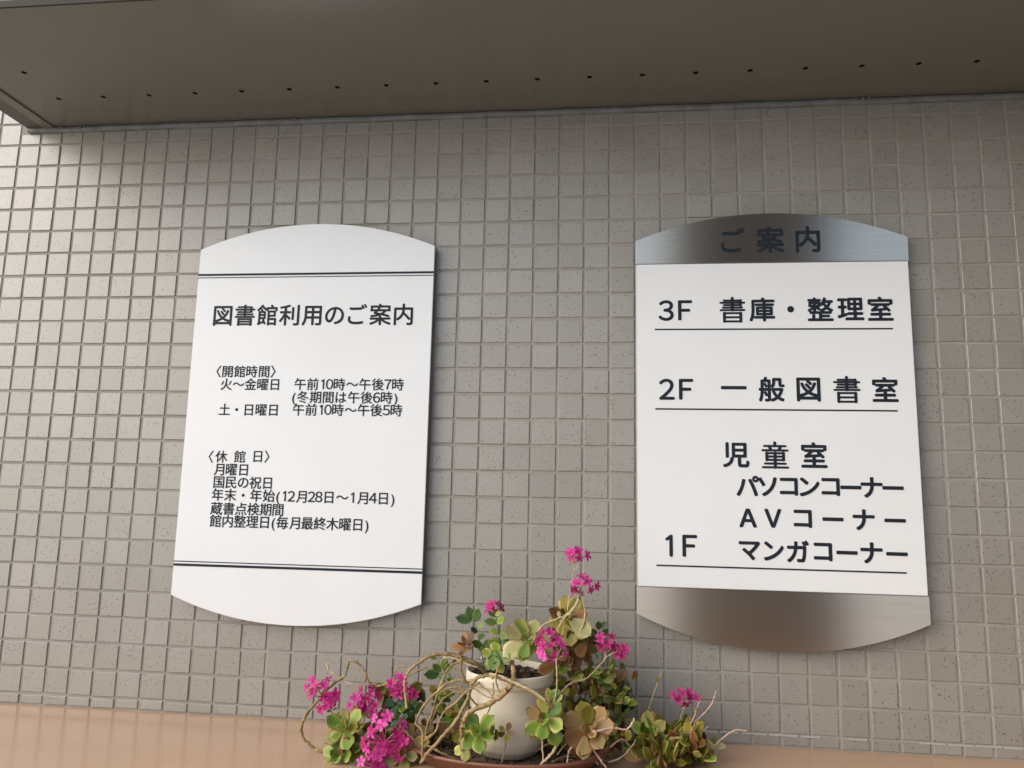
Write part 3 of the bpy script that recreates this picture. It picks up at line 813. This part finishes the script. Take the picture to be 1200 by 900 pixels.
# --- P1: woody trailing succulent rooted in the pot
p1 = tag(empty('succulent_plant', (PX, PY, LZ+.13)), 'trailing succulent rooted in the cream pot, bare woody stems arching over its left side', 'plant')
stem(p1, [(572,792),(555,777),(536,769),(522,766),(504,769),(489,778),(479,787),(474.5,798),(475,813),(477,830)], -.15, .0040, Y2=-.19, r2=.003)
stem(p1, [(560,784),(550,776),(534,777),(524,786),(518,798),(513,811),(508,831),(501,849),(499,862)], [-.15,-.16,-.17,-.18,-.185,-.19,-.195,-.195,-.19], .0026, r2=.0022)
stem(p1, [(566,794),(551,798),(538,797),(524,801),(511,812),(501,821),(493,833),(487,847),(493,853),(495.5,862),(495,876),(494.5,892)], -.19, .0031, Y2=-.225)
stem(p1, [(600,776),(602,790),(599,803),(591,812),(578,822),(562,829),(549,835.5),(543,847),(541,860),(542,875.5),(547,887),(553,900)], [-.15,-.205,-.225,-.23,-.232,-.235,-.235,-.235,-.235,-.235,-.235,-.232], .0052, r2=.0042)
stem(p1, [(650,832),(643,825),(625,812),(602,801),(584,794),(569,791.5),(558,795.5),(551,809),(547,822),(541,833),(531,849),(515.5,866.7),(502,882),(494,893)], [-.215,-.22,-.222,-.222,-.222,-.222,-.222,-.225,-.226,-.226,-.228,-.23,-.23,-.225], .0040, 'wood', r2=.0036)
stem(p1, [(640,821),(622,809),(602,799.5),(586,792),(573,789)], [-.222,-.225,-.226,-.226,-.22], .0026, 'light')
stem(p1, [(562,800),(549,809),(535.5,822),(522,833),(515.5,844),(510,858),(500,866),(498,870),(511,879),(534,890)], -.20, .0030, Y2=-.21)
stem(p1, [(540,806),(533,805.5),(520,809),(510,818)], -.17, .003, Y2=-.16)
stem(p1, [(583,782),(581,795.5),(584.5,809),(589,813)], -.228, .0020)
stem(p1, [(548,797),(560,801),(573,811),(577,818),(566,814),(552,803)], -.21, .0016, 'light')
stem(p1, [(578,800),(578,815),(573,832),(566,846)], -.228, .0015, 'wood')
stem(p1, [(533,805),(544.5,810),(553,820),(561,828)], -.19, .0028)
stem(p1, [(540,775),(541,788),(548,800),(556,808)], -.19, .0024)
stem(p1, [(520,770),(534,772),(546,778),(560,782)], -.165, .0022, 'light')
stem(p1, [(475.5,781),(467,782),(462,791),(464,802)], -.17, .0019)
stem(p1, [(545,812),(530,812),(514,826),(506,845),(502,860)], -.175, .0021)
stem(p1, [(468,850),(484,866),(500,884),(520,893)], -.2, .0022)
stem(p1, [(440,804.5),(458,801),(470,797),(482,790),(500,782)], -.16, .0022)
# brown rosette on the rim
rosette(p1, 546, 756, -.14, 18, 5, ['brown'], 'oval', (-.35,-.6,.6), True, wid=.95)
rosette(p1, 536, 771, -.16, 10, 4, ['brown','olive'], 'oval', (-.35,-.8,.4), False)
# bright rosette over the rim
rosette(p1, 622, 749, -.155, 26, 6, ['bright','bright','yellow','yellow','bright','yellow'], 'round', (-.1,-.85,.45), True, start=.4)
leaf(p1, at(614,752,-.165), Vector((-.8,-.3,-.55)), Vector((0,-1,.3)), .042, 'round', 'yellow', 1.1)
leaf(p1, at(612,748,-.165), Vector((-.75,-.25,.45)), Vector((0,-1,.3)), .036, 'round', 'yellow', 1.1)
leaf(p1, at(618,752,-.17), Vector((-.25,-.3,-.9)), Vector((0,-1,.3)), .034, 'round', 'bright', 1.1)
# rosettes hanging low before the pot
rosette(p1, 560, 858, -.235, 24, 6, ['bright','green','bright'], 'round', (.05,-.85,.5), True)
rosette(p1, 546, 872, -.235, 18, 5, ['bright','olive'], 'round', (-.2,-.9,.1), False)
scatter(p1, 545, 580, 850, 885, -.24, -.225, 7, ['bright','green'], 'round', (12, 18))
rosette(p1, 593, 858, -.228, 9.5, 5, ['brown','olive'], 'round', (0,-.9,.4), False)
stem(p1, [(593,862),(592,876),(589,889),(585,901)], -.224, .0012, 'red')
rosette(p1, 638, 842, -.225, 23, 6, ['green','bright','green','olive','tan','bright'], 'round', (-.15,-.9,.35), True, start=.9)
leaf(p1, at(636,846,-.225), Vector((-.5,-.1,-.8)), Vector((0,-1,.2)), .03, 'round', 'tan', 1)
leaf(p1, at(646,848,-.228), Vector((.3,-.2,-.9)), Vector((0,-1,.2)), .034, 'round', 'bright', 1.1)
rosette(p1, 646, 822, -.2, 15, 5, ['olive','bright'], 'oval', (-.1,-.7,.6), False)
stem(p1, [(636,850),(635.5,867),(636.5,894)], -.222, .0021, 'light')
stem(p1, [(651,852),(651.8,872),(648,881),(638,892),(628,902)], -.225, .0033, 'light')
# light green mass behind the bare stems
scatter(p1, 508, 552, 812, 862, -.15, -.09, 32, ['green','olive','bright','dark'], 'round', (12, 19))
scatter(p1, 500, 545, 862, 890, -.16, -.1, 12, ['olive','dark','brown'], 'round', (10, 16))

# --- P2: upright herb with small oval leaves, in the pot
p2 = tag(empty('herb_plant', tuple(at(568, 782, -.12))), 'upright sprigs of small oval green leaves at the left rim of the cream pot', 'plant')
stem(p2, [(570,785),(564,765),(560,742),(556,728),(553,718)], -.125, .0013, 'grn')
stem(p2, [(586,782),(587,760),(585,742),(582,728),(580,716)], -.12, .0014, 'grn')
for x, y, dx, dz, L, m in ((553,727,-1,.05,18,'dark'),(552,726,-.25,1,15,'dark'),(556,728,.45,1,17,'dark'),(559,741,-.6,.4,11,'dark'),(560,747,.7,.2,10,'green'),
                        (582,730,-1,.15,14,'green'),(582,729,.8,.3,14,'green'),(585,743,.9,-.1,15,'green'),(585,742,-.9,.3,12,'green'),(587,752,-.9,.0,15,'green'),(587,753,.9,.2,15,'dark'),
                        (566,757,-.9,.2,14,'green'),(566,758,.8,.5,13,'green'),(588,762,.9,-.3,16,'green'),(560,735,.8,.4,9,'green'),(572,764,-.8,.3,12,'green'),(580,722,-.8,.5,9,'green'),(580,721,.8,.4,9,'green')):
    leaf(p2, at(x, y, -.128), Vector((dx, rl.uniform(-.5, .0), dz)), Vector((0,-1,.55)), L*.00158, 'oval', m, 1.05)
rosette(p2, 581, 771, -.16, 18, 5, ['bright','green'], 'round', (-.2,-.95,.1), True)
leaf(p2, at(578,762,-.165), Vector((.1,-.3,-.9)), Vector((0,-1,.1)), .034, 'round', 'green', 1.15)
leaf(p2, at(584,764,-.165), Vector((.75,-.3,-.5)), Vector((0,-1,.1)), .026, 'round', 'green', 1.15)
flowers(p2, 580, 711, -.122, 9, 5, 6, ('drk','mag'), 6, 'grn', (580, 722))
stem(p2, [(530,800),(526,790),(517,778),(512,772)], -.13, .0012, 'grn')
for x, y, dx, dz, L in ((515,790,-1,-.1,17),(517,787,-.8,.6,13),(520,785,.1,1,14),(522,786,.7,.6,12),(511,772,-.6,.3,9),(524,795,.8,-.2,11),(518,776,.6,.4,8)):
    leaf(p2, at(x, y, -.135), Vector((dx, -.2, dz)), Vector((0,-1,.5)), L*.00155, 'oval', rl.choice(['dark','green']), 1.1)
leaf(p2, at(513,792,-.14), Vector((.9,-.2,-.1)), Vector((0,-1,.5)), .02, 'oval', 'dark')

# --- P3: bushy plant behind / right of the pot with tall pink heads
p3 = tag(empty('flowering_plant', tuple(at(665, 830, -.09))), 'bushy olive and brown succulent right of the cream pot with the tallest pink flower heads', 'plant')
rosette(p3, 664, 724, -.115, 25, 7, ['olive','olive','brown','olive'], 'round', (.05,-.75,.55), True)
leaf(p3, at(668,726,-.13), Vector((.55,-.2,-.35)), Vector((0,-1,.2)), .046, 'round', 'yellow', 1.1)
leaf(p3, at(662,732,-.13), Vector((.2,-.2,-.5)), Vector((0,-1,.2)), .04, 'round', 'olive', 1.1)
rosette(p3, 668, 757, -.115, 24, 7, ['brown','olive','tan'], 'round', (.2,-.8,.4), True)
rosette(p3, 652, 779, -.13, 20, 6, ['olive','bright','brown'], 'round', (-.1,-.8,.5), True)
scatter(p3, 645, 690, 735, 790, -.13, -.07, 30, ['olive','brown','olive','bright'], 'round', (13, 22))
rosette(p3, 684, 757, -.09, 20, 5, ['brown','olive'], 'oval', (.4,-.8,.2), False)
scatter(p3, 655, 735, 795, 865, -.10, -.04, 90, ['dark','olive','green','brown'], 'round', (10, 18))
scatter(p3, 692, 728, 782, 830, -.12, -.07, 26, ['green','bright','green'], 'round', (9, 14))
scatter(p3, 700, 742, 800, 850, -.08, -.03, 34, ['dark','green'], 'oval', (6, 10), spread=1.0)
scatter(p3, 692, 722, 768, 800, -.06, -.03, 22, ['dark','green'], 'oval', (6, 9), spread=1.0)
scatter(p3, 655, 745, 785, 850, -.13, -.07, 60, ['olive','green','olive','brown','bright'], 'round', (10, 17))
scatter(p3, 645, 700, 845, 890, -.12, -.06, 34, ['dark','brown','olive'], 'round', (12, 18))
for q in range(10):
    x = rl.uniform(650, 735); stem(p3, [(x, 880), (x+rl.uniform(-12, 12), 850), (x+rl.uniform(-15, 15), 815), (x+rl.uniform(-20, 10), 785)], -.06, .0018, rl.choice(['red','wood']), Y2=-.05)
for (x, y, dx, dz) in ((700,741,-1,.1),(702,738,-.1,1),(704,747,-.8,0),(706,745,.5,.7),(703,756,-.9,.2),(703,735,.7,.6),(708,762,.9,.1),(704,750,.9,-.1)):
    leaf(p3, at(x, y, -.06), Vector((dx, -.2, dz)), Vector((0,-1,.5)), .0165, 'oval', 'dark', 1.1)
stem(p3, [(708,790),(706,770),(704,750),(702,736)], -.058, .0009, 'grn')
stem(p3, [(612,756),(628,742),(638,731.7),(651.7,726),(666.7,718),(675,706.7),(678,696.7)], [-.16,-.16,-.155,-.15,-.14,-.13,-.125], .0024, 'light')
stem(p3, [(655,735),(662,724),(672,714),(678,702)], -.15, .0017, 'light')
stem(p3, [(675,752),(680,740),(684.7,728),(685,713),(681.7,700)], -.14, .0018, 'light')
stem(p3, [(665,716),(666.7,701.7),(668,691.7),(671,676.7),(672.5,663),(670,656)], -.135, .0011, 'light')
stem(p3, [(672,668),(677,664),(676,656)], -.135, .0008, 'light')
rosette(p3, 656, 724, -.15, 7, 4, ['yellow'], 'oval', (0,-.9,.4), False)
stem(p3, [(651.8,772),(652.8,791),(651.8,811),(647,829)], -.2, .0016, 'light')
stem(p3, [(655.6,813.7),(668.9,801),(686,795.8),(700,783),(709,771),(708.5,762)], [-.19,-.17,-.15,-.145,-.14,-.14], .0018, 'light')
stem(p3, [(709,771),(717,766),(723,764)], -.14, .0011, 'light')
flowers(p3, 676, 650, -.135, 12, 6, 7, ('drk','mag'), 5.8, 'light', (671, 662))
flowers(p3, 683, 686, -.13, 16, 10, 9, ('mag','drk','mag'), 6, 'light', (679, 698))
flowers(p3, 648, 760, -.185, 16, 12, 10, ('brt','brt','mag'), 6.3, 'light', (651, 775))
flowers(p3, 641, 744, -.18, 11, 5, 4, ('mag','drk'), 6, 'light', (648, 756))
flowers(p3, 630, 752, -.175, 4, 4, 2, ('drk',), 5, 'light', (633, 760))
flowers(p3, 711, 753, -.138, 10, 8, 7, ('mag','drk'), 6, 'light', (710, 766))
flowers(p3, 727, 763, -.138, 8, 5, 5, ('drk','mag'), 5.6, 'light', (716, 766))
rosette(p3, 690, 854, -.20, 29, 7, ['tan','tan','olive','tan','brown'], 'round', (.0,-.9,.35), True)
leaf(p3, at(690,850,-.21), Vector((-.1,-.3,.9)), Vector((0,-1,.1)), .040, 'round', 'olive', 1)
leaf(p3, at(686,862,-.21), Vector((-.1,-.2,-.8)), Vector((0,-1,.1)), .035, 'round', 'tan', 1)
stem(p3, [(690,860),(700,857),(717,853),(734,854.6),(742,846),(743,842)], -.215, .0022, 'pink', Y2=-.19)
stem(p3, [(675,869),(667,881),(664,900)], -.2, .0022, 'pink')
stem(p3, [(693.7,875),(701.5,887.5),(711,900)], -.2, .0020, 'pink')
stem(p3, [(672,897),(684,891),(695,890.6),(701,896)], -.18, .0019, 'light')
stem(p3, [(656,863),(672,861),(688,864)], -.18, .0018, 'red')
stem(p3, [(600,897),(622,884),(640,873),(650,869)], -.165, .0022, 'wood')
stem(p3, [(712.4,893.7),(728,887.5),(738.9,876.6),(745,867)], -.17, .0015, 'light')
stem(p3, [(715,868),(740,873),(760,870)], -.1, .0018, 'red')
stem(p3, [(700,800),(712,798),(722,806),(728,800),(722,794)], -.08, .0011, 'light')

scatter(p3, 705, 758, 850, 900, -.15, -.08, 40, ['olive','green','brown','olive','dark'], 'round', (9, 15))
scatter(p3, 628, 660, 800, 840, -.20, -.15, 10, ['bright','olive','green'], 'oval', (11, 16))
scatter(p3, 640, 690, 868, 898, -.18, -.12, 16, ['olive','brown','dark'], 'round', (9, 14))
for q in range(7):
    x = rl.uniform(655, 745); y = rl.uniform(868, 898)
    stem(p3, [(x-22, y+rl.uniform(-6, 10)), (x-8, y-rl.uniform(0, 9)), (x+6, y+rl.uniform(-5, 5)), (x+20, y+rl.uniform(-12, 8))], -.165, .0014, rl.choice(['red','light','pink']), Y2=-.13)

# --- P4: low plant on the counter, far right
p4 = tag(empty('low_succulent', tuple(at(785, 905, -.10))), 'low olive succulent on the counter below the steel-ended sign with bare pink shoots sticking up', 'plant')
rosette(p4, 760, 862, -.13, 24, 6, ['olive','green','olive'], 'oval', (-.1,-.7,.6), True)
scatter(p4, 752, 775, 850, 870, -.14, -.1, 8, ['olive','green'], 'oval', (14, 20), axis=(-.2,-.5,.6))
scatter(p4, 772, 812, 853, 880, -.10, -.05, 44, ['olive','olive','green','brown'], 'oval', (12, 20), axis=(.1,-.5,.8))
scatter(p4, 765, 826, 866, 905, -.16, -.08, 110, ['olive','olive','brown','bright'], 'long', (18, 28), axis=(0,-.7,.6), spread=.55)
scatter(p4, 750, 800, 880, 905, -.17, -.10, 30, ['olive','bright','tan'], 'long', (20, 30), axis=(-.3,-.7,.6), spread=.5)
leaf(p4, at(838,876,-.1), Vector((-1,-.2,.2)), Vector((0,-1,.5)), .027, 'oval', 'yellow', 1.2)
leaf(p4, at(836,877,-.1), Vector((-.8,-.3,-.7)), Vector((0,-1,.5)), .022, 'oval', 'yellow', 1.2)
PK = dict(m='pink')
stem(p4, [(753,852),(757.5,837.8),(762,825),(770,802),(774.7,788)], -.09, .0017, 'light', r2=.0009)
stem(p4, [(797,870),(794.9,854.9),(798,840),(801,831.5),(807,819)], -.09, .0011, 'light')
stem(p4, [(795,862),(799.5,859.5),(816.6,844),(830.6,830),(836,820),(839,809.8)], -.09, .0018, 'pink', r2=.0010)
stem(p4, [(799.5,859.5),(812,844),(815.9,831.5),(819.8,822)], -.095, .0016, 'pink', r2=.0012)
stem(p4, [(808,876),(818,864),(829.9,851)], -.1, .0015, 'pink')
stem(p4, [(825,884),(833.7,876.6),(846,865.8),(860,856.4),(868,855.6),(875.7,857)], -.1, .0018, 'pink', r2=.0012)
for x, y, dx, dz, L in ((757,838,-.3,1,.012),(760,838,.9,.35,.012),(771,799,-.3,.9,.010),(814,836,.2,1,.012),(826,834,-.1,1,.009),(835,874,.2,1,.018),(838,874,1,.05,.018)):
    leaf(p4, at(x, y, -.095), Vector((dx, -.1, dz)), Vector((0,-1,.3)), L, 'oval', 'tan' if L < .015 else 'yellow', 1.0)
bm = bmesh.new(); bmesh.ops.create_icosphere(bm, subdivisions=3, radius=.0088, matrix=Matrix.Translation(at(794.5, 862, -.11)) @ Matrix.Diagonal((1, 1, 1.12, 1)))
bm_obj('bud', bm, SM['red'], p4, True)
flowers(p4, 800, 818, -.09, 11, 7, 7, ('drk','mag'), 5.6, 'light', (801, 832))
flowers(p4, 817, 819, -.092, 2, 2, 1, ('drk',), 5, 'pink', (818, 824))
rosette(p4, 807, 864, -.08, 7, 5, ['bright'], 'oval', (0,-.6,.7), True)
rosette(p4, 816, 889, -.1, 22, 5, ['green','olive'], 'oval', (.3,-.8,.5), True)

# --- P5: leafy cluster left of the tray with the dense flower head
p5 = tag(empty('low_flowering_plant', tuple(at(440, 905, -.17))), 'low leafy succulent left of the tray carrying the densest magenta flower heads', 'plant')
stem(p5, [(382,806),(377,815),(368,826),(360,835.5),(354,848),(353.5,857),(356,865.5),(366.7,875.5),(376,880),(386,882)], -.17, .0032, 'wood', r2=.0028)
stem(p5, [(378,812),(388,804),(395.5,798),(405,790),(407.5,781),(409,774.5),(419,777),(428,788),(431,797),(435,802),(444,804),(458,802)], -.165, .0028, 'wood', Y2=-.15)
stem(p5, [(383,778),(386,786),(391,789),(404.5,798),(414.5,803)], -.16, .0019, 'light', r2=.0014)
stem(p5, [(380,826.7),(392,838),(403,853)], -.175, .0013, 'wood')
rosette(p5, 405, 853, -.19, 23, 6, ['olive','bright','olive','green'], 'round', (-.1,-.8,.55), True)
rosette(p5, 397, 886, -.20, 22, 6, ['green','bright','brown','green'], 'round', (-.2,-.85,.45), True)
rosette(p5, 420, 878, -.195, 17, 6, ['green','bright'], 'round', (0,-.85,.45), True)
scatter(p5, 395, 432, 850, 900, -.19, -.14, 22, ['olive','bright','green'], 'round', (13, 20))
scatter(p5, 440, 500, 812, 895, -.15, -.09, 70, ['brown','olive','olive','dark','tan'], 'round', (11, 20))
rosette(p5, 465, 826, -.165, 13, 5, ['blue','blue','green'], 'round', (0,-.8,.5), True)
rosette(p5, 467, 841, -.17, 12, 5, ['blue','green'], 'round', (0,-.85,.4), True)
rosette(p5, 484, 831, -.16, 11, 4, ['blue','dark'], 'oval', (.2,-.8,.4), True)
rosette(p5, 448, 806, -.15, 9, 5, ['bright','green'], 'oval', (0,-.6,.8), True)
rosette(p5, 421, 836, -.16, 13, 5, ['yellow','bright'], 'oval', (0,-.8,.5), False)
rosette(p5, 456, 817, -.15, 16, 4, ['brown'], 'oval', (-.2,-.6,.7), False)
rosette(p5, 484, 866, -.18, 19, 6, ['olive','brown','tan'], 'round', (0,-.85,.4), False)
rosette(p5, 472, 884, -.20, 18, 5, ['olive','yellow','brown'], 'round', (.1,-.9,.3), True)
rosette(p5, 388, 830, -.175, 6, 3, ['yellow'], 'oval', (0,-.7,.6), False)
stem(p5, [(485,815),(491,826),(496,838)], -.15, .0012, 'grn')
stem(p5, [(455,812),(462,835),(470,870)], -.15, .0017, 'red')
stem(p5, [(430,820),(436,850),(445,885)], -.17, .0015, 'light')
flowers(p5, 377, 808, -.18, 18, 10, 9, ('mag','mag','drk'), 6.3, 'light', (381, 824))
flowers(p5, 383, 819, -.18, 10, 10, 7, ('mag','drk'), 6.3, 'light', (381, 832))
flowers(p5, 419, 822, -.17, 9, 9, 4, ('mag','brt'), 6.3, 'light', (428, 835))
flowers(p5, 432, 813, -.168, 11, 7, 6, ('drk','mag'), 6, 'light', (430, 828))
flowers(p5, 430, 830, -.17, 8, 8, 5, ('mag',), 6, 'light', (432, 842))
flowers(p5, 466, 801, -.165, 8, 9, 7, ('mag','brt'), 6, 'light', (468, 815))
flowers(p5, 471, 812, -.165, 5, 6, 3, ('mag',), 6, 'light', (470, 820))
flowers(p5, 485, 812, -.16, 6, 5, 4, ('mag','drk'), 5.6, 'light', (488, 822))
flowers(p5, 443, 838, -.17, 6, 12, 7, ('drk',), 5.5, 'light', (444, 852))
flowers(p5, 452, 856, -.21, 21, 16, 13, ('mag','brt','mag'), 6.8, 'light', (450, 872))
flowers(p5, 440, 874, -.215, 16, 14, 9, ('brt','mag'), 7.0, 'light', (444, 886))
flowers(p5, 466, 874, -.21, 13, 14, 7, ('mag','drk'), 6.4, 'light', (455, 886))
flowers(p5, 440, 893, -.215, 17, 9, 8, ('brt','mag','brt'), 7.2, 'light', (445, 900))
